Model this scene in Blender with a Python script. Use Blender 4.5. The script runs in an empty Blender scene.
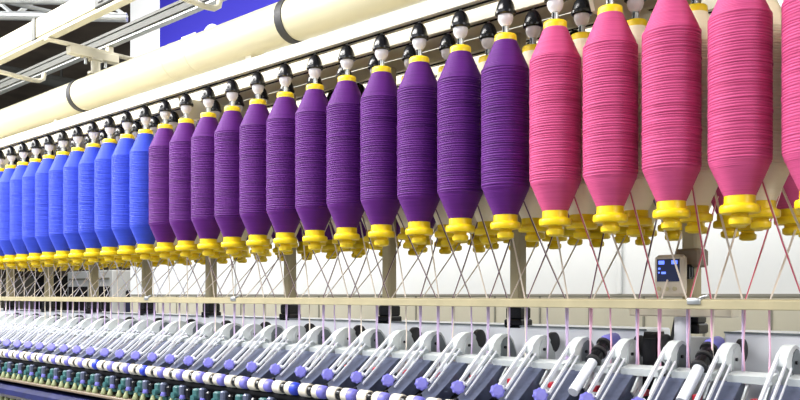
import bpy, math, random
from mathutils import Vector, Matrix
random.seed(7)
S = bpy.context.scene
COL = S.collection
Z0 = 1.40            # eye height; heights below are given relative to it
PI = math.pi

# ---------------------------------------------------------------- materials
def mat(name, col, rough=.5, metal=0, spec=.5, noise=0, nscale=20, bump=0, bscale=60, emit=None, estr=0, coat=0):
    m = bpy.data.materials.new(name); m.use_nodes = True
    nt = m.node_tree; b = nt.nodes['Principled BSDF']
    b.inputs['Base Color'].default_value = (*col, 1)
    b.inputs['Roughness'].default_value = rough
    b.inputs['Metallic'].default_value = metal
    b.inputs['Specular IOR Level'].default_value = spec
    b.inputs['Coat Weight'].default_value = coat
    if emit:
        b.inputs['Emission Color'].default_value = (*emit, 1); b.inputs['Emission Strength'].default_value = estr
    tc = nt.nodes.new('ShaderNodeTexCoord')
    if noise:
        n = nt.nodes.new('ShaderNodeTexNoise'); n.inputs['Scale'].default_value = nscale
        n.inputs['Detail'].default_value = 4
        nt.links.new(tc.outputs['Object'], n.inputs['Vector'])
        r = nt.nodes.new('ShaderNodeValToRGB')
        r.color_ramp.elements[0].position = .3; r.color_ramp.elements[1].position = .7
        r.color_ramp.elements[0].color = (*[c*(1-noise) for c in col], 1)
        r.color_ramp.elements[1].color = (*[min(1, c*(1+noise*.5)) for c in col], 1)
        nt.links.new(n.outputs['Fac'], r.inputs['Fac']); nt.links.new(r.outputs['Color'], b.inputs['Base Color'])
    if bump:
        n = nt.nodes.new('ShaderNodeTexNoise'); n.inputs['Scale'].default_value = bscale
        nt.links.new(tc.outputs['Object'], n.inputs['Vector'])
        bp = nt.nodes.new('ShaderNodeBump'); bp.inputs['Strength'].default_value = bump; bp.inputs['Distance'].default_value = .002
        nt.links.new(n.outputs['Fac'], bp.inputs['Height']); nt.links.new(bp.outputs['Normal'], b.inputs['Normal'])
    return m

def yarn_mat(name, col, dark, bs=.5, sheen=.15):
    """wound roving: fine fibres running round the package"""
    m = mat(name, col, .62, spec=.25)
    nt = m.node_tree; b = nt.nodes['Principled BSDF']
    b.inputs['Sheen Weight'].default_value = sheen
    b.inputs['Sheen Roughness'].default_value = .4
    b.inputs['Sheen Tint'].default_value = (*[min(1, c*1.3+.15) for c in col], 1)
    tc = nt.nodes.new('ShaderNodeTexCoord')
    mp = nt.nodes.new('ShaderNodeMapping'); mp.inputs['Scale'].default_value = (6, 6, 260)
    nt.links.new(tc.outputs['Object'], mp.inputs['Vector'])
    n = nt.nodes.new('ShaderNodeTexNoise'); n.inputs['Scale'].default_value = 1.0; n.inputs['Detail'].default_value = 5
    nt.links.new(mp.outputs['Vector'], n.inputs['Vector'])
    r = nt.nodes.new('ShaderNodeValToRGB')
    r.color_ramp.elements[0].position = .25; r.color_ramp.elements[1].position = .55
    r.color_ramp.elements[0].color = (*dark, 1); r.color_ramp.elements[1].color = (*col, 1)
    nt.links.new(n.outputs['Fac'], r.inputs['Fac']); nt.links.new(r.outputs['Color'], b.inputs['Base Color'])
    bp = nt.nodes.new('ShaderNodeBump'); bp.inputs['Strength'].default_value = bs; bp.inputs['Distance'].default_value = .0015
    nt.links.new(n.outputs['Fac'], bp.inputs['Height']); nt.links.new(bp.outputs['Normal'], b.inputs['Normal'])
    return m

M = dict(
    cream=mat('cream_paint', (.68, .63, .49), .38, noise=.05, nscale=3, coat=.2),
    duct=mat('cream_duct_paint', (.60, .56, .40), .34, noise=.06, nscale=2, coat=.3),
    olive=mat('beige_post_paint', (.42, .36, .22), .5, noise=.08, nscale=12),  # on the posts: cream paint with its shadow mixed into the colour
    guide=mat('varnished_guide_bar', (.50, .44, .27), .45, noise=.12, nscale=15),
    white=mat('white_enamel', (.86, .89, .95), .3, noise=.03, nscale=6, coat=.2),
    wall=mat('white_partition', (.76, .78, .79), .6, noise=.04, nscale=1.2),
    dado=mat('beige_cladding', (.60, .57, .46), .55, noise=.06, nscale=4),
    seam=mat('seam_grey', (.25, .24, .2), .7),
    steel=mat('galvanised_steel', (.55, .57, .58), .38, metal=.75, noise=.15, nscale=14),
    silver=mat('brushed_silver', (.11, .113, .105), .6, metal=.1, spec=.3, noise=.12, nscale=9),
    arm=mat('arm_grey_white', (.62, .66, .66), .35, noise=.06, nscale=30),
    armdark=mat('arm_grey_green', (.17, .20, .215), .4, noise=.1, nscale=30),
    lever=mat('lever_bright', (.80, .82, .88), .25, metal=.25),
    slate=mat('slate_cover', (.12, .14, .22), .36, metal=.3, noise=.25, nscale=40),
    black=mat('black_plastic', (.008, .008, .010), .22, spec=.35),
    rubber=mat('black_rubber', (.02, .02, .022), .6),
    collar=mat('translucent_collar', (.72, .68, .70), .35),
    yellow=mat('yellow_plastic', (.90, .64, .004), .40, noise=.05, nscale=30),
    lilac=mat('lilac_plastic', (.20, .19, .66), .45, noise=.12, nscale=60),
    royal=mat('royal_blue_plastic', (.03, .06, .60), .4),
    rubbercream=mat('cream_cot_rubber', (.78, .72, .60), .5, noise=.06, nscale=50),
    teal=mat('teal_plastic', (.035, .13, .135), .45, noise=.3, nscale=60),
    lime=mat('pale_green_plastic', (.34, .38, .20), .5, noise=.2, nscale=50),
    navy=mat('navy_apron', (.008, .012, .085), .4, noise=.4, nscale=12),
    dark=mat('dark_machine_paint', (.012, .012, .015), .75, spec=.2, noise=.3, nscale=20),
    brown=mat('brown_ceiling_and_shade', (.17, .135, .105), .9, noise=.4, nscale=1.5),
    floor=mat('grey_floor', (.20, .21, .22), .45, noise=.15, nscale=2),
    signblue=mat('sign_blue', (.010, .006, .30), .8),
    signwhite=mat('sign_white', (.85, .86, .86), .45),
    red=mat('red_plastic', (.55, .02, .04), .4),
    device=mat('beige_device', (.62, .56, .45), .45),
    screen=mat('dark_screen', (.02, .025, .06), .2, emit=(.04, .06, .2), estr=.12),
    glow=mat('screen_digits', (.1, .2, .9), .3, emit=(.12, .2, 1), estr=1.4),
    collarbrown=mat('brown_collar', (.20, .15, .10), .45, noise=.15, nscale=30),
    farwall=mat('far_wall_paint', (.50, .46, .36), .8, noise=.1, nscale=1),
    glass=mat('dark_glass', (.03, .03, .035), .15),
)
def mix(a, b, t): return tuple(p+(q-p)*t for p, q in zip(a, b))
_Y = {'blue': ((.042, .080, .62), (.020, .040, .40)), 'purple': ((.115, .013, .195), (.055, .006, .095)),
      'pink': ((.60, .085, .235), (.38, .038, .125)), 'cream': ((.97, .89, .66), (.93, .83, .58))}
YARN = {c: yarn_mat(c+'_roving', *_Y[c]) for c in _Y}
YCONE = {c: yarn_mat(c+'_roving_end', _Y[c][0], mix(_Y[c][1], _Y[c][0], .6), .12, .2) for c in _Y}
STRAND = {
    'blue': mat('blue_grey_strand', (.45, .46, .62), .7), 'purple': mat('plum_strand', (.12, .04, .10), .7),
    'pink': mat('pink_strand', (.70, .12, .20), .7), 'cream': mat('cream_strand_and_highlight', (.85, .76, .66), .7),
    'lilacwhite': mat('lilac_white_strand', (.62, .48, .72), .7), 'rose': mat('rose_white_strand', (.86, .50, .66), .7),
}

# ---------------------------------------------------------------- mesh builder
class MB:
    def __init__(s): s.v = []; s.f = []; s.m = []; s.sm = []; s.mi = 0
    def add(s, vs, fs, smooth=False):
        n = len(s.v); s.v += [tuple(v) for v in vs]
        for f in fs: s.f.append(tuple(i+n for i in f)); s.m.append(s.mi); s.sm.append(smooth)
        return s
    def box(s, a, b, bev=0):
        x0, y0, z0 = [min(p, q) for p, q in zip(a, b)]; x1, y1, z1 = [max(p, q) for p, q in zip(a, b)]
        if not bev:
            vs = [(x0,y0,z0),(x1,y0,z0),(x1,y1,z0),(x0,y1,z0),(x0,y0,z1),(x1,y0,z1),(x1,y1,z1),(x0,y1,z1)]
            return s.add(vs, [(0,3,2,1),(4,5,6,7),(0,1,5,4),(1,2,6,5),(2,3,7,6),(3,0,4,7)])
        # chamfered box: octagonal rings along z
        c = bev
        def ring(ins, z):
            X0, X1, Y0, Y1 = x0+ins, x1-ins, y0+ins, y1-ins
            return [(X0+c,Y0,z),(X1-c,Y0,z),(X1,Y0+c,z),(X1,Y1-c,z),(X1-c,Y1,z),(X0+c,Y1,z),(X0,Y1-c,z),(X0,Y0+c,z)]
        vs = ring(c*.8, z0)+ring(0, z0+c)+ring(0, z1-c)+ring(c*.8, z1)
        fs = [tuple(range(7, -1, -1)), tuple(range(24, 32))]
        for r in range(3):
            for i in range(8): j = (i+1) % 8; fs.append((r*8+i, r*8+j, r*8+8+j, r*8+8+i))
        return s.add(vs, fs)
    def tube(s, pts, r, n=10, caps=True, r1=None):
        pts = [Vector(p) for p in pts]; vs = []; fs = []; up = None
        for i, p in enumerate(pts):
            t = (pts[min(i+1, len(pts)-1)]-pts[max(i-1, 0)]).normalized()
            if up is None: up = Vector((0, 0, 1)) if abs(t.z) < .9 else Vector((1, 0, 0))
            a = t.cross(up).normalized(); bb = a.cross(t).normalized(); up = bb
            rr = r if r1 is None else r+(r1-r)*i/(len(pts)-1)
            for k in range(n):
                q = 2*PI*k/n; vs.append(p+a*math.cos(q)*rr+bb*math.sin(q)*rr)
        for i in range(len(pts)-1):
            for k in range(n):
                j = (k+1) % n; fs.append((i*n+k, i*n+j, (i+1)*n+j, (i+1)*n+k))
        s.add(vs, fs, True)
        if caps:
            m = len(s.v)-len(vs)
            for f in (tuple(m+k for k in range(n-1, -1, -1)), tuple(m+(len(pts)-1)*n+k for k in range(n))):
                s.f.append(f); s.m.append(s.mi); s.sm.append(False)
        return s
    def lathe(s, prof, c=(0, 0, 0), axis='z', n=24, smooth=True):
        vs = []; fs = []
        for r, h in prof:
            for k in range(n):
                q = 2*PI*k/n; a, b = r*math.cos(q), r*math.sin(q)
                p = (a, b, h) if axis == 'z' else ((h, a, b) if axis == 'x' else (a, h, -b))
                vs.append((c[0]+p[0], c[1]+p[1], c[2]+p[2]))
        for i in range(len(prof)-1):
            for k in range(n):
                j = (k+1) % n; fs.append((i*n+k, i*n+j, (i+1)*n+j, (i+1)*n+k))
        fs.append(tuple(range(n-1, -1, -1))); fs.append(tuple((len(prof)-1)*n+k for k in range(n)))
        return s.add(vs, fs, smooth)
    def prism(s, poly, x0, x1):
        """outline in (y, z), extruded along x"""
        n = len(poly); vs = [(x0, y, z) for y, z in poly]+[(x1, y, z) for y, z in poly]
        fs = [tuple(range(n)), tuple(range(2*n-1, n-1, -1))]+[(i, n+i, n+(i+1) % n, (i+1) % n) for i in range(n)]
        return s.add(vs, fs)
    def bar(s, a, b, w, h):
        """rectangular bar from a to b; w across, h thick"""
        a, b = Vector(a), Vector(b); t = (b-a).normalized()
        side = t.cross(Vector((0, 0, 1))).normalized() if abs(t.z) < .98 else Vector((1, 0, 0))
        up = side.cross(t).normalized(); vs = []
        for p in (a, b):
            for q, r in ((-1, -1), (1, -1), (1, 1), (-1, 1)): vs.append(p+side*q*w/2+up*r*h/2)
        return s.add(vs, [(0,1,2,3),(7,6,5,4),(0,4,5,1),(1,5,6,2),(2,6,7,3),(3,7,4,0)])
    def mesh(s, name, *mats):
        me = bpy.data.meshes.new(name); me.from_pydata(s.v, [], s.f)
        for m in mats: me.materials.append(m)
        me.polygons.foreach_set('material_index', s.m); me.polygons.foreach_set('use_smooth', s.sm)
        me.update()
        import bmesh
        b = bmesh.new(); b.from_mesh(me); bmesh.ops.recalc_face_normals(b, faces=b.faces); b.to_mesh(me); b.free()
        if any(s.sm): me.set_sharp_from_angle(angle=math.radians(50))
        return me
def link(name, me, parent=None, loc=(0, 0, 0)):
    o = bpy.data.objects.new(name, me); COL.objects.link(o); o.location = loc
    if parent: o.parent = parent
    return o
def tag(o, label=None, cat=None, group=None, kind=None):
    if label: o['label'] = label
    if cat: o['category'] = cat
    if group: o['group'] = group
    if kind: o['kind'] = kind
    return o
def empty(name, loc, label=None, cat=None, group=None):
    o = bpy.data.objects.new(name, None); COL.objects.link(o); o.location = loc; o.empty_display_size = .05
    return tag(o, label, cat, group)
def copy_tree(o, parent=None):
    c = o.copy(); COL.objects.link(c); c.parent = parent
    for ch in list(o.children): copy_tree(ch, c)
    return c
ONES = ['', 'first', 'second', 'third', 'fourth', 'fifth', 'sixth', 'seventh', 'eighth', 'ninth', 'tenth', 'eleventh', 'twelfth',
        'thirteenth', 'fourteenth', 'fifteenth', 'sixteenth', 'seventeenth', 'eighteenth', 'nineteenth']
CARD = {2: 'twenty', 3: 'thirty', 4: 'forty', 5: 'fifty', 6: 'sixty', 7: 'seventy'}
def nth(n):
    if n < 20: return ONES[n]
    t, u = divmod(n, 10)
    return CARD[t][:-1]+'ieth' if u == 0 else CARD[t]+'-'+ONES[u]

PITCH = .16
def kx(k): return 2.037-PITCH*(32.8-k)
KS = list(range(17, -15, -1))
ROWS = [0.0, .14, .38, .52]
XL, XR = -7.2, .5            # ends of the machine that matter

# ---------------------------------------------------------------- setting
floor = link('floor', MB().box((-34, -8, -.1), (8, 22, 0)).mesh('floor', M['floor'])); tag(floor, kind='structure')
ceil = link('ceiling', MB().box((-34, .9, 5.2), (8, 22, 5.3)).mesh('ceiling', M['brown'])); tag(ceil, kind='structure')
fw = MB(); fw.box((-34, 9.0, 1.95), (8, 9.2, 5.2)); fw.mi = 1; fw.box((-34, 9.0, 0), (8, 9.2, 1.95))  # brown upper half carries the gable's shade in its colour
tag(link('wall_far', fw.mesh('wall_far', M['brown'], M['farwall'])), kind='structure')
tag(link('wall_left', MB().box((-34.2, -8, 0), (-34, 22, 5.3)).mesh('wall_left', M['brown'])), kind='structure')
pw = MB(); pw.box((-8.1, 2.64, 1.40), (4, 2.76, 5.2))
pw.mi = 1; pw.box((-8.1, 2.64, 0), (4, 2.76, 1.40))
pw.mi = 2
x = -7.9
while x < 3.9: pw.box((x, 2.634, .05), (x+.012, 2.64, 1.39)); x += .36
pw.box((-8.1, 2.63, 1.39), (4, 2.64, 1.405))
tag(link('wall_rear', pw.mesh('wall_rear', M['wall'], M['dado'], M['seam'])), kind='structure')
for i, px_ in enumerate((-6.2, -4.2, -2.3, -.6)):
    tag(link('trim_%d' % (i+1), MB().box((px_, 2.622, 1.405), (px_+.03, 2.639, 3.4), .004).mesh('trim', M['wall'])), kind='structure')

# ---------------------------------------------------------------- sign on the partition
sg = empty('wall_sign', (-6.45, 2.6, Z0+2.7), 'large royal blue sign panel with white lettering on the white partition behind the duct', 'sign')
link('panel', MB().box((-.97, -.01, -.55), (1.09, .03, .7), .004).mesh('panel', M['signblue']), sg)
link('frame', MB().box((-1.03, .005, -.6), (-.975, .035, .75)).box((1.095, .005, -.6), (1.15, .035, .75)).box((-1.10, .005, -.61), (1.15, .035, -.555)).mesh('frame', M['signwhite']), sg)
lt = MB()
lt.box((-.55, -.02, -.20), (-.30, -.012, -.13)).box((-.55, -.02, -.52), (-.48, -.012, -.20)).box((-.48, -.02, -.38), (-.34, -.012, -.32)).box((-.48, -.02, -.52), (-.30, -.012, -.46))
o_ = link('lettering', lt.mesh('lettering', M['signwhite']), sg)
rg = []
vs = []; fs = []
for k in range(28):
    q = 2*PI*k/28
    for rr in (.16, .085):
        for yy in (-.02, -.012): vs.append((-.05+rr*math.cos(q), yy, -.27+rr*math.sin(q)*1.0))
for k in range(28):
    a = k*4; b = ((k+1) % 28)*4
    fs += [(a, b, b+2, a+2), (a+1, a+3, b+3, b+1), (a, a+1, b+1, b), (a+2, b+2, b+3, a+3)]
link('lettering', MB().add(vs, fs).mesh('lettering', M['signwhite']), sg)

# ---------------------------------------------------------------- overhead: ceiling trusses, background furniture
def truss(a, b, w, label, r=.035, step=.42):
    a, b = Vector(a), Vector(b); d = (b-a); L = d.length; t = d.normalized(); sd = t.cross(Vector((0, 0, 1)))
    root = empty('lattice_truss', a, label, 'truss', 'lattice trusses under the ceiling')
    for q, z in ((-1, 0), (1, 0), (-1, w), (1, w)):
        link('chord', MB().tube([sd*q*w/2+Vector((0, 0, z)), d+sd*q*w/2+Vector((0, 0, z))], r, 10).mesh('chord', M['steel']), root)
    br = MB(); n = int(L/step)
    for i in range(n):
        p, q = t*L*i/n, t*L*(i+1)/n
        for sgn in (-1, 1):
            o1, o2 = (0, w) if i % 2 else (w, 0)
            br.tube([p+sd*sgn*w/2+Vector((0, 0, o1)), q+sd*sgn*w/2+Vector((0, 0, o2))], r*.5, 6)
        if i in (1, n-1): br.tube([p, p+Vector((0, 0, 5.2-p.z-a.z))], .015, 6)
        for z in (0, w):
            o1, o2 = (1, -1) if i % 2 else (-1, 1)
            br.tube([p+sd*o1*w/2+Vector((0, 0, z)), q+sd*o2*w/2+Vector((0, 0, z))], r*.5, 6)
    link('bracing', br.mesh('bracing', M['steel']), root)
truss((-7.9, -.9, Z0+2.2), (-5.75, 1.25, Z0+2.2), .36, 'bright steel lattice truss crossing nearest under the dark ceiling')
for (x0, y0, x1, y1, h, nm) in ((-11.2, -1, -11.2, 8.8, 3.0, 'lower'), (-12.6, -1, -12.4, 8.8, 2.55, 'upper')):
    o = link('pipe_run', MB().tube([(x0, y0, Z0+h), (x1, y1, Z0+h)], .07, 12).tube([(x0, y0+.35, Z0+h+.05), (x1, y1+.35, Z0+h+.05)], .05, 12).tube([(x1, y1, Z0+h), (x1, y1, 5.2)], .02, 8).tube([((x0+x1)/2, (y0+y1)/2, Z0+h), ((x0+x1)/2, (y0+y1)/2, 5.2)], .02, 8).mesh('pipe_run', M['silver']))
    tag(o, 'dim grey double pipe run behind the cream rail, %s' % ('the higher one' if nm == 'lower' else 'the lower one'), 'pipe')

# far cabinet with white frame
cb = empty('window_cabinet', (-16.62, 6.4, 0), 'white-framed cabinet with dark glass front standing far behind the left threads', 'cabinet')
link('carcass', MB().box((-1.02, 0, 0), (1.02, .5, 1.92), .02).mesh('carcass', M['signwhite']), cb)
for x0, x1 in ((-.93, -.05), (.05, .93)):
    link('door_glass', MB().box((x0, -.02, .5), (x1, -.002, 1.58), .006).mesh('door_glass', M['glass']), cb)
link('handle', MB().box((-.04, -.05, 1.0), (-.02, -.002, 1.3)).mesh('handle', M['steel']), cb)
link('header', MB().box((-.9, -.02, 1.72), (.9, -.002, 1.76)).mesh('header', M['seam']), cb)
def tower(x, y, w, h, label, m1, m2, cat='machine'):
    r = empty('control_cabinet', (x, y, 0), label, cat)
    link('housing', MB().box((-w/2, 0, 0), (w/2, .5, h), .03).mesh('housing', m1), r)
    link('door_panel', MB().box((-w/2+.05, -.02, .2), (w/2-.05, -.002, h-.15), .005).mesh('door_panel', m2), r)
    link('knob', MB().lathe([(.03, -.05), (.03, -.0)], (w/4, -.02, h*.6), 'y', 12).mesh('knob', M['steel']), r)
    return r
tower(-19.4, 6.6, .95, 1.85, 'black control cabinet far behind the leftmost posts', M['black'], M['dark'])
tower(-15.0, 6.6, .9, 1.5, 'low dark machine cabinet at the white partition end', M['dark'], M['navy'])
tower(-13.9, 7.4, .6, 1.9, 'tall brown cabinet beside the low dark cabinet', M['collarbrown'], M['dark'])

# ---------------------------------------------------------------- creel frame
creel = empty('creel_frame', (0, 0, 0), 'cream steel creel frame of slotted rails, cross plates and posts carrying the bobbins', 'machine frame')
def P(name, mb, mats, parent=None, label=None):
    o = link(name, mb.mesh(name, *([mats] if not isinstance(mats, (list, tuple)) else mats)), parent)
    if label: o['label'] = label
    return o
RZ = Z0+.838
for q in ROWS:
    hr = P('hanger_rail', MB().box((XL, q-.024, RZ), (XR, q-.0055, RZ+.046), .002).box((XL, q+.0055, RZ), (XR, q+.024, RZ+.046), .002).box((XL, q-.0055, RZ+.03), (XR, q+.0055, RZ+.045)), M['cream'], creel)
    P('slot_shade', MB().box((XL, q-.0056, RZ-.001), (XR, q-.004, RZ+.03)).box((XL, q+.004, RZ-.001), (XR, q+.0056, RZ+.03)).box((XL, q-.0056, RZ+.026), (XR, q+.0056, RZ+.03)), M['dark'], hr, 'dark strips painting the slot shade')  # black strips stand in for the shade inside the slot
P('cover_plate', MB().box((XL, .165, RZ+.046), (XR, .355, RZ+.052)), M['cream'], creel)
for x in (-.99, -3.04, -5.1):
    x = round((x-kx(0))/PITCH-.5)*PITCH+kx(0)+PITCH/2
    pl = MB().prism([(.012, RZ-.001), (.585, RZ-.001), (.585, RZ-.03), (.30, RZ-.085), (.06, RZ-.085)], x-.006, x+.006)
    P('cross_plate', pl, M['cream'], creel)
PX = [-1.451+.5667*i for i in range(-9, 4)]
for x in PX:
    po = P('post', MB().box((x-.020, .278, Z0-.10), (x+.020, .322, RZ), .006), M['olive'], creel)
    P('foot', MB().box((x-.033, .266, Z0-.105), (x+.033, .335, Z0-.078), .004).box((x-.029, .270, Z0-.078), (x+.029, .331, Z0-.040), .004), M['black'], po, 'black clamping foot')
    if abs(x+.884) < .1: P('collar', MB().box((x-.034, .266, Z0+.075), (x+.034, .334, Z0+.125), .006), M['collarbrown'], po, 'brown collar')

# big air duct on top
DY, DH, DR = .37, 1.175, .092
ad = empty('air_duct', (0, DY, Z0+DH), 'thick cream round duct running along the top of the creel', 'duct')
P('pipe', MB().lathe([(DR, XL), (DR, XR)], (0, 0, 0), 'x', 64), M['duct'], ad)
for x in (-4.551, -2.640, -.73):
    P('band', MB().lathe([(DR, x-.022), (DR+.004, x-.022), (DR+.004, x+.022), (DR, x+.022)], (0, 0, 0), 'x', 64), M['rubber'], ad, 'black rubber joint band')
for x in (-3.55, -3.35, -1.7):
    P('seam', MB().lathe([(DR, x-.004), (DR+.0015, x-.002), (DR+.0015, x+.002), (DR, x+.004)], (0, 0, 0), 'x', 64), M['duct'], ad)
for x in (-6.4, -4.9, -2.95, -1.02):
    P('saddle', MB().box((x-.02, -.01, -DH+.897), (x+.02, .07, -DR+.012)), M['cream'], ad)

# overhead cleaner track: cream rail, silver rail, brackets
cr = empty('track_rail', (0, .10, Z0+1.432), 'cream box rail of the overhead cleaner track, with grey clamps', 'rail')
P('web', MB().box((XL, -.012, .012), (XR, .030, .118), .003), M['duct'], cr)
P('flange', MB().box((XL, -.016, -.016), (XR, .032, -.002)).box((XL, -.004, -.002), (XR, .026, .012)), M['duct'], cr)
P('clamp', MB().box((-4.585, -.018, .002), (-4.54, .036, .125), .002), M['silver'], cr, 'narrow grey joint clamp')
P('clamp', MB().box((-3.84, -.024, .004), (-3.60, .042, .15), .004).box((-3.79, -.030, .02), (-3.75, -.024, .13)).box((-3.69, -.030, .02), (-3.65, -.024, .13)), M['silver'], cr, 'wide grey clamp block')
sr = empty('conductor_rail', (0, .46, Z0+1.460), 'silver grey conductor rail running parallel behind the cream rail', 'rail')
P('profile', MB().box((XL, -.03, .0), (XR, .02, .058), .003).box((XL, -.036, .0), (XR, -.03, .018)).box((XL, -.036, .042), (XR, -.03, .058)), M['silver'], sr)
P('end_strip', MB().box((XL, -.026, -.014), (XR, .014, 0)), M['steel'], sr)
for i, (x, lab) in enumerate(((-5.23, 'cream bent tube arm at the far left under the cream rail'), (-3.28, 'cream bent tube arm in front of the blue sign'))):
    mb = MB().tube([(x, .10, Z0+1.402), (x, .36, Z0+1.385), (x, .405, Z0+1.389), (x, .432, Z0+1.407), (x, .440, Z0+1.446)], .0145, 10)
    tag(link('bent_arm', mb.mesh('bent_arm', M['cream'])), lab, 'bracket', 'bent arms under the cleaner track')
sb = empty('track_bracket', (-4.40, .37, Z0+DH+DR), 'cream bracket with short post standing on the duct and holding the track rails', 'bracket')
P('post', MB().lathe([(.045, .0), (.045, .012), (.026, .016), (.026, .075), (.04, .078), (.04, .090)], n=20), M['cream'], sb)
P('plate', MB().box((-.03, -.16, .088), (.03, .13, .132), .003), M['cream'], sb)
P('arm', MB().box((-.02, -.29, .1325), (.02, .24, .148), .003).box((-.018, .07, .148), (.018, .10, .178)), M['cream'], sb)
for q in (-.06, .06): P('bolt', MB().lathe([(.008, -.03), (.008, .03)], (0, q, .08), n=8), M['steel'], sb)

# ---------------------------------------------------------------- hangers and bobbins
def hanger_proto():
    r = empty('bobbin_hanger', (0, 0, Z0+.838))
    P('hook', MB().lathe([(.004, -.012), (.004, .006), (.009, .007), (.009, .012)], n=10), M['steel'], r)
    P('cap', MB().lathe([(.004, -.004), (.009, -.006), (.0155, -.011), (.0215, -.021), (.0252, -.033), (.0268, -.043), (.0272, -.045), (.0295, -.0465), (.0295, -.0535), (.0262, -.056)], n=26), M['black'], r)
    P('collar', MB().lathe([(.0215, -.056), (.0215, -.066), (.0185, -.076), (.0125, -.083), (.0125, -.086)], n=22), M['collar'], r)
    P('stem', MB().lathe([(.0095, -.086), (.0095, -.110)], n=16), M['steel'], r)
    mb = MB()
    mb.box((-.003, -.0102, -.108), (.003, -.0085, -.088))
    P('slot', mb, M['black'], r)
    return r
def yarn_mesh(name, seed, m):
    rnd = random.Random(seed)
    N = 56; prof = []
    def cone(r0, z0, r1, z1, n, amp):
        out = []
        for i in range(n):
            t0, t1 = i/n, (i+1)/n
            R = r0+(r1-r0)*(t0+t1)/2; za = z0+(z1-z0)*t0; zb = z0+(z1-z0)*t1
            j = rnd.uniform(-.25, .25)*amp
            out += [(R-amp, za), (R+amp*.5+j, za+(zb-za)*.3), (R+amp*.5+j, za+(zb-za)*.7)]
        return out
    RB = .068
    prof += [(.012, -.504), (.032, -.504)]
    prof += cone(.034, -.503, RB-.001, -.426, 20, .0004)
    n = 50; z = -.425; dz = (.425-.099)/n
    loose = {rnd.randrange(8, 22), rnd.randrange(24, 40)}
    for i in range(n):
        R = RB+rnd.uniform(-.0002, .0002)+(.0012 if i in loose else 0); d = dz*rnd.uniform(.14, .20)
        prof += [(R-.0030, z), (R, z+d), (R+.0003, z+dz*.5), (R, z+dz-d)]; z += dz
    prof += cone(RB-.002, -.0985, .031, -.018, 22, .0004)
    prof += [(.030, -.017), (.012, -.017)]
    mb = MB(); vs = []; fs = []
    for r_, h in prof:
        for k in range(N):
            q = 2*PI*k/N; tw = .0009*math.sin(q*1+h*300+seed)*(1 if r_ > .06 else 0)
            vs.append((r_*math.cos(q), r_*math.sin(q), h+tw))
    for i in range(len(prof)-1):
        for k in range(N): j = (k+1) % N; fs.append((i*N+k, i*N+j, (i+1)*N+j, (i+1)*N+k))
    fs.append(tuple(range(N-1, -1, -1))); fs.append(tuple((len(prof)-1)*N+k for k in range(N)))
    mb.add(vs, fs, True); me = mb.mesh(name, m, YCONE[m.name.split('_')[0]])
    for p_ in me.polygons:
        zc = p_.center.z
        if zc > -.0985 or zc < -.4255: p_.material_index = 1
    me.attributes.remove(me.attributes['sharp_edge']) if 'sharp_edge' in me.attributes else None
    return me
BODY = {c: [yarn_mesh('wound_roving', 11*i+hash_, YARN[c]) for i in range(3)] for c, hash_ in (('blue', 1), ('purple', 2), ('pink', 3), ('cream', 4))}
def bobbin_proto():
    # origin at the top of the yellow cap
    r = empty('roving_bobbin', (0, 0, Z0+.727))
    P('top_cap', MB().lathe([(.0150, 0), (.0285, 0), (.0305, -.002), (.0312, -.010), (.0312, -.024), (.024, -.027)], n=28), M['yellow'], r)
    b = link('wound_roving', BODY['blue'][0], r, (0, 0, -.0005))
    base = P('base_cap', MB().lathe([(.020, -.501), (.0335, -.501), (.0340, -.522), (.0415, -.525), (.0435, -.529), (.0435, -.539), (.0410, -.543), (.020, -.544)], n=32), M['yellow'], r)
    P('drive_boss', MB().lathe([(.0185, -.543), (.0185, -.551), (.0235, -.554), (.0240, -.558), (.0230, -.567), (.016, -.571)], n=24), M['yellow'], base)
    return r
hp = hanger_proto(); bp_ = bobbin_proto()
def set_tree(o, z):
    pass
ROWN = ['front row', 'second row', 'third row', 'rearmost row']
first = True
def colour(row, k):
    if row == 1: return 'cream'
    if row == 3: return 'cream'
    if k <= (0 if row == 0 else 1): return 'blue'
    if k <= (12 if row == 0 else 14): return 'purple'
    return 'pink'
BOB = {}
for row, y in enumerate(ROWS):
    cnt = {}
    for i, k in enumerate(KS):            # from the right end leftwards
        h = hp if (row == 0 and i == 0) else copy_tree(hp)
        b = bp_ if (row == 0 and i == 0) else copy_tree(bp_)
        x = kx(k); zz = .0 if row == 0 else random.uniform(-.003, .003)
        h.location = (x, y, Z0+.838); b.location = (x, y, Z0+.727); b.rotation_euler.z = random.uniform(0, 6.28)
        c = colour(row, k); cnt[c] = cnt.get(c, 0)+1
        body = [q for q in b.children if q.name.startswith('wound')][0]; body.data = BODY[c][(i*7+row) % 3]
        b['label'] = '%s roving bobbin with yellow caps, %s %s one from the right in the %s' % (c, nth(cnt[c]), c, ROWN[row])
        b['category'] = 'bobbin'; b['group'] = 'roving bobbins hanging in the %s' % ROWN[row]
        h['label'] = 'black-capped bobbin hanger above the %s %s bobbin from the right in the %s' % (nth(cnt[c]), c, ROWN[row])
        h['category'] = 'hanger'; h['group'] = 'bobbin hangers of the %s' % ROWN[row]
        BOB[row, k] = (x, y, c, cnt[c])

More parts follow.
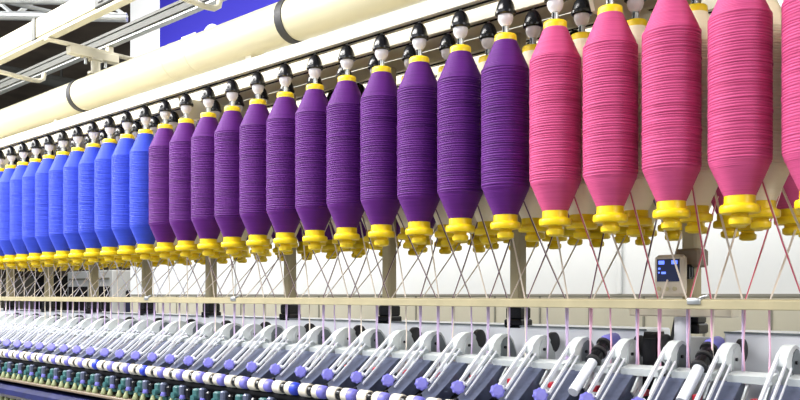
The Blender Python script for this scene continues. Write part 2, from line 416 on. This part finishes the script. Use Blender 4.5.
# ---------------------------------------------------------------- guide bar with eyelets
AP = .138
AX = [-1.148-AP*(j-4) for j in range(-1, 35)]
AX.sort(reverse=True)
gb = empty('guide_bar', (0, .12, Z0-.02), 'long cream guide bar the strands pass behind, below the bobbins', 'bar')
P('strip', MB().box((XL, -.005, -.0165), (XR, .012, .0065), .002), M['guide'], gb)
P('top_lip', MB().box((XL, .001, .0065), (XR, .012, .0095)), M['olive'], gb)
GX = sorted([a+q for a in AX for q in (-.036, .040)]+[AX[0]+.138-.036, AX[0]+.138+.04], reverse=True)
eye = MB()
vs = []; 
eye.tube([(0, .012, .004), (.007, .022, .004), (.007, .036, .004), (0, .042, .004), (-.007, .036, .004), (-.007, .022, .004), (0, .012, .004)], .0018, 6, False)
em = eye.mesh('eyelet', M['steel'])
for gx in GX: link('eyelet', em, gb, (gx, 0, 0))
for x in (-.80, -2.72, -3.4):
    P('clip', MB().box((x-.02, -.010, -.004), (x+.014, .012, .013), .002).tube([(x+.01, 0, .013), (x+.03, 0, .018)], .003, 6), M['steel'], gb)

# ---------------------------------------------------------------- strands
rr = random.Random(3)
usage = {}
SO = []
STYLE = {0: (.035, .038, .07), 1: (.030, .050, .13), 2: (-.015, -.055, -.02), 3: (.01, -.055, .03)}
for row in range(4):
    sx, sy, tx = STYLE[row]
    for k in KS:
        x, y, c, n = BOB[row, k]
        goal = x+tx+rr.uniform(-.02, .02)
        cand = sorted(GX, key=lambda g: abs(g-goal)+.03*usage.get(round(g, 3), 0)); g = cand[0]; u = usage.get(round(g, 3), 0); usage[round(g, 3)] = u+1
        off = (-.0022, .0022, .0, .004, -.004)[u % 5]
        z0 = Z0+.262; a = (x+sx, y+sy, z0); gz = Z0-.016
        yy = .150+off*.6
        mid = ((a[0]+g+off)/2, (a[1]+yy)/2+rr.uniform(-.003, .003), (z0+gz)/2+rr.uniform(-.004, 0))
        bottom = (g+off*1.6, .152+off, Z0-.235)
        mb = MB()
        mb.tube([(x+sx*.7, y+sy*.7, z0+.025), a, mid, (g+off, yy, gz)], .0019, 5)
        mb.mi = 2
        mb.tube([(x+sx*.7+.003, y+sy*.7, z0+.025), (a[0]+.0035, a[1], a[2]), (mid[0]+.003, mid[1], mid[2]), (g+off+.002, yy, gz)], .0009, 4)  # thin cream ply doubles as the strand's painted highlight
        mb.mi = 1
        mb.tube([(g+off, yy, gz), (g+off, yy, gz-.05), (g+off*.2+rr.uniform(-.002, .002), .149, Z0-.13), bottom], .0025, 5)
        near = x > -1.25
        low = STRAND['rose'] if (c == 'pink' or (near and rr.random() < .5)) else (STRAND['lilacwhite'] if rr.random() < .75 else STRAND['cream'])
        o = link('roving_strand', mb.mesh('roving_strand', STRAND[c], low, STRAND['cream']))
        tag(o, '%s roving strand running down from the %s %s bobbin from the right, %s' % ({'blue': 'pale blue', 'purple': 'dark plum', 'pink': 'pink', 'cream': 'cream'}[c], nth(n), c, ROWN[row]), 'strand', 'roving strands crossing down to the guide bar')
        SO.append(o)

# ---------------------------------------------------------------- machine bed, suction box, beams
bed = empty('machine_bed', (0, 0, 0), 'dark machine bed with steel beams below the drafting arms', 'machine')
P('body', MB().box((XL, .18, 0), (XR, .62, Z0-.36), .01), M['dark'], bed)
P('roller_beam', MB().prism([(-.09, Z0-.40), (-.085, Z0-.345), (.16, Z0-.285), (.22, Z0-.285), (.22, Z0-.40)], XL, XR), M['dark'], bed)
P('fluted_roller', MB().lathe([(.012, XL), (.012, XR)], (0, -.085, Z0-.352), 'x', 20), M['dark'], bed)
P('thread_board', MB().box((XL, -.125, Z0-.458), (XR, .05, Z0-.445), .003), M['collarbrown'], bed)
P('apron', MB().prism([(-.135, Z0-.54), (-.155, Z0-.52), (-.15, Z0-.495), (-.12, Z0-.48), (.0, Z0-.475), (.0, Z0-.54)], XL, XR), M['navy'], bed)
P('ring_rail', MB().box((XL, -.17, Z0-.62), (XR, .0, Z0-.59), .003), M['olive'], bed)
P('plinth', MB().box((XL, -.05, 0), (XR, .17, Z0-.60)), M['dark'], bed)
# white duct behind the arms
wd = empty('suction_box', (0, .27, Z0-.10), 'bluish white glossy suction box behind the drafting arms', 'duct')
for x0, x1 in ((XL, -1.0), (-.785, XR)):
    P('cover', MB().box((x0, .0, -.25), (x1, .16, .003), .005), M['white'], wd)
    P('edge_strip', MB().box((x0, -.004, -.001), (x1, .0, .004)), M['armdark'], wd)
P('back_plate', MB().box((-1.0, .13, -.25), (-.785, .158, -.02)), M['wall'], wd)
x = -1.30
for x in (-1.30, -2.1, -2.9, -3.9):
    P('latch', MB().box((x-.012, -.008, -.045), (x+.012, -.0, -.03), .002), M['black'], wd)
br = tag(link('support_plate', MB().box((-1.02, .20, Z0-.058), (-.74, .262, Z0-.036), .003).mesh('support_plate', M['cream'])), 'cream support plate under the guide bar beside the controller post', 'bracket')
tb = tag(link('drain_tube', MB().tube([(-.883, .235, Z0-.36), (-.883, .235, Z0-.058)], .021, 20).mesh('drain_tube', M['white'])), 'white vertical tube below the support plate', 'tube')
mo = empty('drive_unit', (-.955, .225, Z0-.29), 'black upright drive unit with round wheel beside the white tube', 'motor')
P('housing', MB().prism([(-.03, 0), (-.03, .17), (-.02, .19), (.02, .19), (.03, .17), (.03, 0)], -.022, .016), M['black'], mo)
P('wheel', MB().lathe([(.028, .018), (.034, .022), (.034, .034), (.028, .038)], (0, 0, .15), 'x', 24), M['rubber'], mo)
tag(link('black_hose', MB().tube([(-.905, .245, Z0-.060), (-.915, .24, Z0-.12), (-.905, .235, Z0-.20), (-.92, .235, Z0-.28)], .005, 8).mesh('black_hose', M['rubber'])), 'thin black cable hanging beside the white tube', 'cable')

# ---------------------------------------------------------------- drafting arms
AP = .138
def arm_proto(kind):
    r = empty('drafting_arm', (0, 0, 0))
    # head fin (profile in y,z relative to Z0)
    pts = [(.158, -.222), (.134, -.180), (.106, -.166), (.110, -.148), (.128, -.133), (.152, -.122), (.176, -.119), (.198, -.125), (.215, -.142), (.232, -.175), (.248, -.222)]
    P('head', MB().prism([(y, Z0+z) for y, z in pts], -.013, .013), M['arm'], r)
    ins = [(.164, -.218), (.146, -.180), (.146, -.152), (.160, -.135), (.178, -.128), (.195, -.133), (.209, -.150), (.226, -.180), (.238, -.218)]
    P('side_plate', MB().prism([(y, Z0+z) for y, z in ins], .013, .0155), M['armdark'] if kind else M['arm'], r, 'darker grey-green side plate' if kind else None)
    P('screw', MB().lathe([(.0045, .0), (.0045, .006)], (.0145, .165, Z0-.160), 'x', 10), M['black'], r)
    if not kind:
        P('wheel', MB().lathe([(.022, -.008), (.030, -.006), (.030, .006), (.022, .008)], (.006, .232, Z0-.142), 'x', 24), M['rubber'], r, 'black rubber wheel behind the head')
    # levers
    lv = MB()
    lv.bar((-.010, .128, Z0-.138), (-.010, -.030, Z0-.258), .007, .010)
    P('lever', lv, M['lever'], r)
    P('lever', MB().bar((.010, .124, Z0-.150), (.010, -.020, Z0-.262), .005, .008), M['lever'], r)
    # body channel
    P('body', MB().prism([(.125, Z0-.215), (.125, Z0-.250), (.075, Z0-.285), (-.045, Z0-.345), (-.066, Z0-.332), (-.062, Z0-.312), (.02, Z0-.262), (.085, Z0-.218), (.105, Z0-.208)], -.010, .052), M['slate'], r)
    P('tie_rod', MB().bar((.022, .112, Z0-.170), (.022, -.040, Z0-.286), .0035, .005), M['lever'], r)
    P('bracket', MB().prism([(.098, Z0-.193), (.146, Z0-.186), (.146, Z0-.203), (.102, Z0-.211)], .0175, .120), M['arm'], r, 'white bracket beside the head')
    P('bracket_strut', MB().bar((.062, .125, Z0-.206), (.062, .075, Z0-.256), .005, .014), M['arm'], r)
    P('bracket_strut', MB().bar((.112, .125, Z0-.206), (.112, .075, Z0-.256), .005, .014), M['arm'], r)
    P('red_clip', MB().box((.074, .090, Z0-.262), (.090, .118, Z0-.246), .002), M['red'], r)
    # knob disc at the front end, toothed rim
    vs = []; n = 28
    kn = MB(); n = 32; vs = []; fs = []
    for rr_, yy in ((.011, .009), (.016, .008), (.0185, .004), (.0185, -.004), (.014, -.007)):
        for k in range(n):
            q = 2*PI*k/n; e = rr_*(1.12 if (k//2) % 2 and rr_ > .015 else 1); vs.append((e*math.cos(q), yy, e*math.sin(q)))
    for a in range(4):
        for k in range(n): b = (k+1) % n; fs.append((a*n+k, a*n+b, (a+1)*n+b, (a+1)*n+k))
    fs += [tuple(range(n)), tuple(4*n+k for k in range(n-1, -1, -1))]
    kn.add(vs, fs)
    R = Matrix.Rotation(math.radians(-35), 4, 'X') @ Matrix.Rotation(math.radians(50), 4, 'Z')
    kn.v = [tuple(R @ Vector(v)+Vector((-.002, -.044, Z0-.266))) for v in kn.v]
    P('knob', kn, M['lilac'], r)
    P('knob_pin', MB().tube([(-.004, -.034, Z0-.270), (-.004, -.012, Z0-.258)], .008, 12), M['lever'], r)
    # top rollers (cots) on an arbor
    ry, rz = -.100, Z0-.317
    P('arbor', MB().lathe([(.006, -.066), (.006, .030)], (0, ry, rz), 'x', 12), M['black'], r)
    cot = P('cot', MB().lathe([(.020, -.064), (.0225, -.062), (.0225, -.026), (.020, -.024)], (0, ry, rz), 'x', 28), M['rubbercream'], r)
    P('end_cap', MB().lathe([(.0185, -.024), (.0185, -.008), (.010, -.006)], (0, ry, rz), 'x', 28), M['black'], cot, 'black end cap')
    cot = P('cot', MB().lathe([(.020, 0), (.0225, .002), (.0225, .026), (.020, .028)], (0, ry, rz), 'x', 28), M['rubbercream'], r)
    P('end_cap', MB().lathe([(.0215, .026), (.0222, .030), (.0215, .046), (.018, .052), (.010, .054), (.004, .0545)], (0, ry, rz), 'x', 28), M['lilac'], cot, 'lilac end cap')
    P('link', MB().bar((0, -.050, Z0-.300), (0, ry, rz), .012, .010), M['black'], r)
    return r
protos = [arm_proto(0), arm_proto(1)]
royal_at = {7, 12, 19, 22}
for i, x in enumerate(AX):
    kind = i % 2
    o = protos[kind] if i < 2 else copy_tree(protos[kind])
    o.location = (x, 0, 0)
    if i in royal_at:
        for ch in o.children:
            for g in ch.children:
                if g.name.startswith('end_cap') and 'lilac' in g.get('label', ''):
                    me = g.data.copy(); me.materials.clear(); me.materials.append(M['royal']); g.data = me; g['label'] = 'royal blue end cap'
    tag(o, 'drafting arm with %s, %s arm from the right edge' % ('a grey-green side plate' if kind else 'a pale side plate and black wheel', nth(i+1)), 'drafting arm', 'drafting arms along the spinning frame')

# suction tubes lying between the arms
def suction(x, lab):
    r = empty('suction_nozzle', (x, .14, Z0-.13), lab, 'nozzle', 'suction nozzles between the arms')
    a, b = Vector((.0, .035, .0)), Vector((-.0, -.145, -.125)); d = b-a
    P('tube', MB().tube([a+d*.42, b], .014, 16), M['white'], r)
    P('sleeve', MB().tube([a+d*.10, a+d*.40], .0175, 16), M['black'], r)
    for t in (.06, .22, .40):
        P('ring', MB().tube([a+d*(t-.02), a+d*(t+.02)], .0215, 18), M['rubber'], r)
    P('elbow', MB().tube([a+d*.06, a, a+Vector((.0, .05, .005))], .019, 14), M['lilac'], r)
    return r
suction(-.785, 'black-sleeved white suction nozzle right of the white tube')
suction(-1.075, 'black-sleeved white suction nozzle left of the drive unit')

# ---------------------------------------------------------------- spindle gear under the rollers
def clip_proto():
    r = empty('thread_guide', (0, 0, 0))
    P('hinge', MB().box((-.020, -.108, Z0-.405), (.020, -.06, Z0-.362), .006), M['teal'], r)
    P('clamp', MB().box((.030, -.112, Z0-.400), (.060, -.07, Z0-.356), .006), M['slate'], r)
    P('clamp', MB().box((-.060, -.112, Z0-.408), (-.034, -.07, Z0-.366), .006), M['black'], r)
    P('eye', MB().lathe([(.006, -.010), (.013, -.010), (.013, .004), (.006, .004)], (.004, -.112, Z0-.398), 'y', 14), M['teal'], r)
    P('foot', MB().lathe([(.012, 0), (.015, .006), (.010, .018), (.006, .030)], (.030, -.105, Z0-.445), n=12), M['lime'], r)
    P('foot', MB().lathe([(.012, 0), (.015, .006), (.010, .018), (.006, .030)], (-.030, -.105, Z0-.445), n=12), M['lime'], r)
    P('plate', MB().box((-.062, -.099, Z0-.428), (.062, -.089, Z0-.412), .002), M['teal'], r)
    P('cap', MB().lathe([(.012, 0), (.014, .004), (.010, .016)], (.052, -.105, Z0-.41), n=12), M['lilac'], r)
    return r
cp = clip_proto()
for i, x in enumerate([a for a in AX]):
    o = cp if i == 0 else copy_tree(cp); o.location = (x+.0, 0, 0)
    tag(o, 'teal thread guide with pale green feet below the %s arm from the right' % nth(i+1), 'thread guide', 'thread guides under the rollers')
def spindle_proto():
    r = empty('spindle', (0, -.12, Z0-.59))
    P('ring', MB().lathe([(.020, 0), (.024, .004), (.024, .010), (.018, .012)], n=18), M['steel'], r)
    P('cop', MB().lathe([(.012, .006), (.014, .03), (.010, .05), (.006, .053)], n=14), M['lime'], r)
    return r
sp = spindle_proto()
for i in range(36):
    o = sp if i == 0 else copy_tree(sp); o.location.x = -3.05-.0715*i
    tag(o, 'small pale spindle on the lowest rail, %s from the right of the navy cover' % nth(i+1), 'spindle', 'spindles below the navy cover')

# ---------------------------------------------------------------- controller on the post
cv = empty('controller', (-.915, .235, Z0+.052), 'beige handheld-size controller with dark blue-lit screen mounted beside the post', 'controller')
P('case', MB().box((-.041, -.016, -.056), (.041, .016, .056), .008), M['device'], cv)
P('screen', MB().box((-.031, -.0185, -.016), (.031, -.016, .044)), M['screen'], cv)
dg = MB()
for (a, b, c, d) in ((-.026, .030, -.010, .040), (.010, .030, .026, .040), (-.027, .016, -.021, .021), (-.018, .004, -.006, .010), (-.027, .006, -.023, .010)):
    dg.box((a, -.0195, b), (c, -.0186, d))
P('digits', dg, M['glow'], cv)
for x in (-.026, -.004, .018):
    P('button', MB().lathe([(.006, -.019), (.006, -.015)], (x, 0, -.036), 'y', 12), M['guide'], cv)
P('mount', MB().box((.030, .016, -.01), (.044, .038, .03)).box((.030, .028, -.004), (.046, .05, .024)), M['black'], cv)

# ---------------------------------------------------------------- lights
def area(name, loc, size, sy, power, rot=(0, 0, 0), col=(1, 1, 1)):
    l = bpy.data.lights.new(name, 'AREA'); l.shape = 'RECTANGLE'; l.size = size; l.size_y = sy; l.energy = power; l.color = col
    o = bpy.data.objects.new(name, l); COL.objects.link(o); o.location = loc; o.rotation_euler = rot
    return o
area('hall_and_fill_lamp', (-3.0, -5.4, 3.6), 9, .6, 105, (math.radians(66), 0, 0), (.97, .98, 1))
area('hall_and_fill_lamp', (-5.2, -1.9, 4.5), 7.5, .6, 500, (math.radians(30), 0, math.radians(-14)), (1, .98, .95))
area('hall_and_fill_lamp', (-3.4, 1.6, 4.4), 9, .4, 90, (0, 0, 0), (1, .98, .93))
area('hall_and_fill_lamp', (-7.5, -2.6, 3.4), 2.5, 1.6, 120, (math.radians(60), 0, math.radians(-70)), (1, 1, 1))
area('hall_and_fill_lamp', (-13, 5.5, 4.6), 5, .6, 160, (0, 0, 0), (1, .97, .9))
area('hall_and_fill_lamp', (3.6, -.9, 3.0), 1.2, 1.2, 95, (math.radians(68), 0, math.radians(80)), (1, .98, .94))  # added fill from the right, brightens the cream bobbins in the gaps
w = bpy.data.worlds.new('hall'); S.world = w; w.use_nodes = True
w.node_tree.nodes['Background'].inputs['Color'].default_value = (.86, .92, 1, 1)
w.node_tree.nodes['Background'].inputs['Strength'].default_value = .24

# ---------------------------------------------------------------- camera
cam = bpy.data.cameras.new('camera'); co = bpy.data.objects.new('camera', cam); COL.objects.link(co)
co.location = (0, -1.856, Z0); co.rotation_euler = (PI/2, 0, math.asin(.6735))
cam.sensor_width = 36; cam.lens = 36; cam.shift_y = (294.8-200)/800; cam.clip_start = .05
S.camera = co
S.view_settings.view_transform = 'Standard'; S.view_settings.look = 'None'
S.view_settings.exposure = .35; S.view_settings.gamma = 1; S.view_settings.use_curve_mapping = False
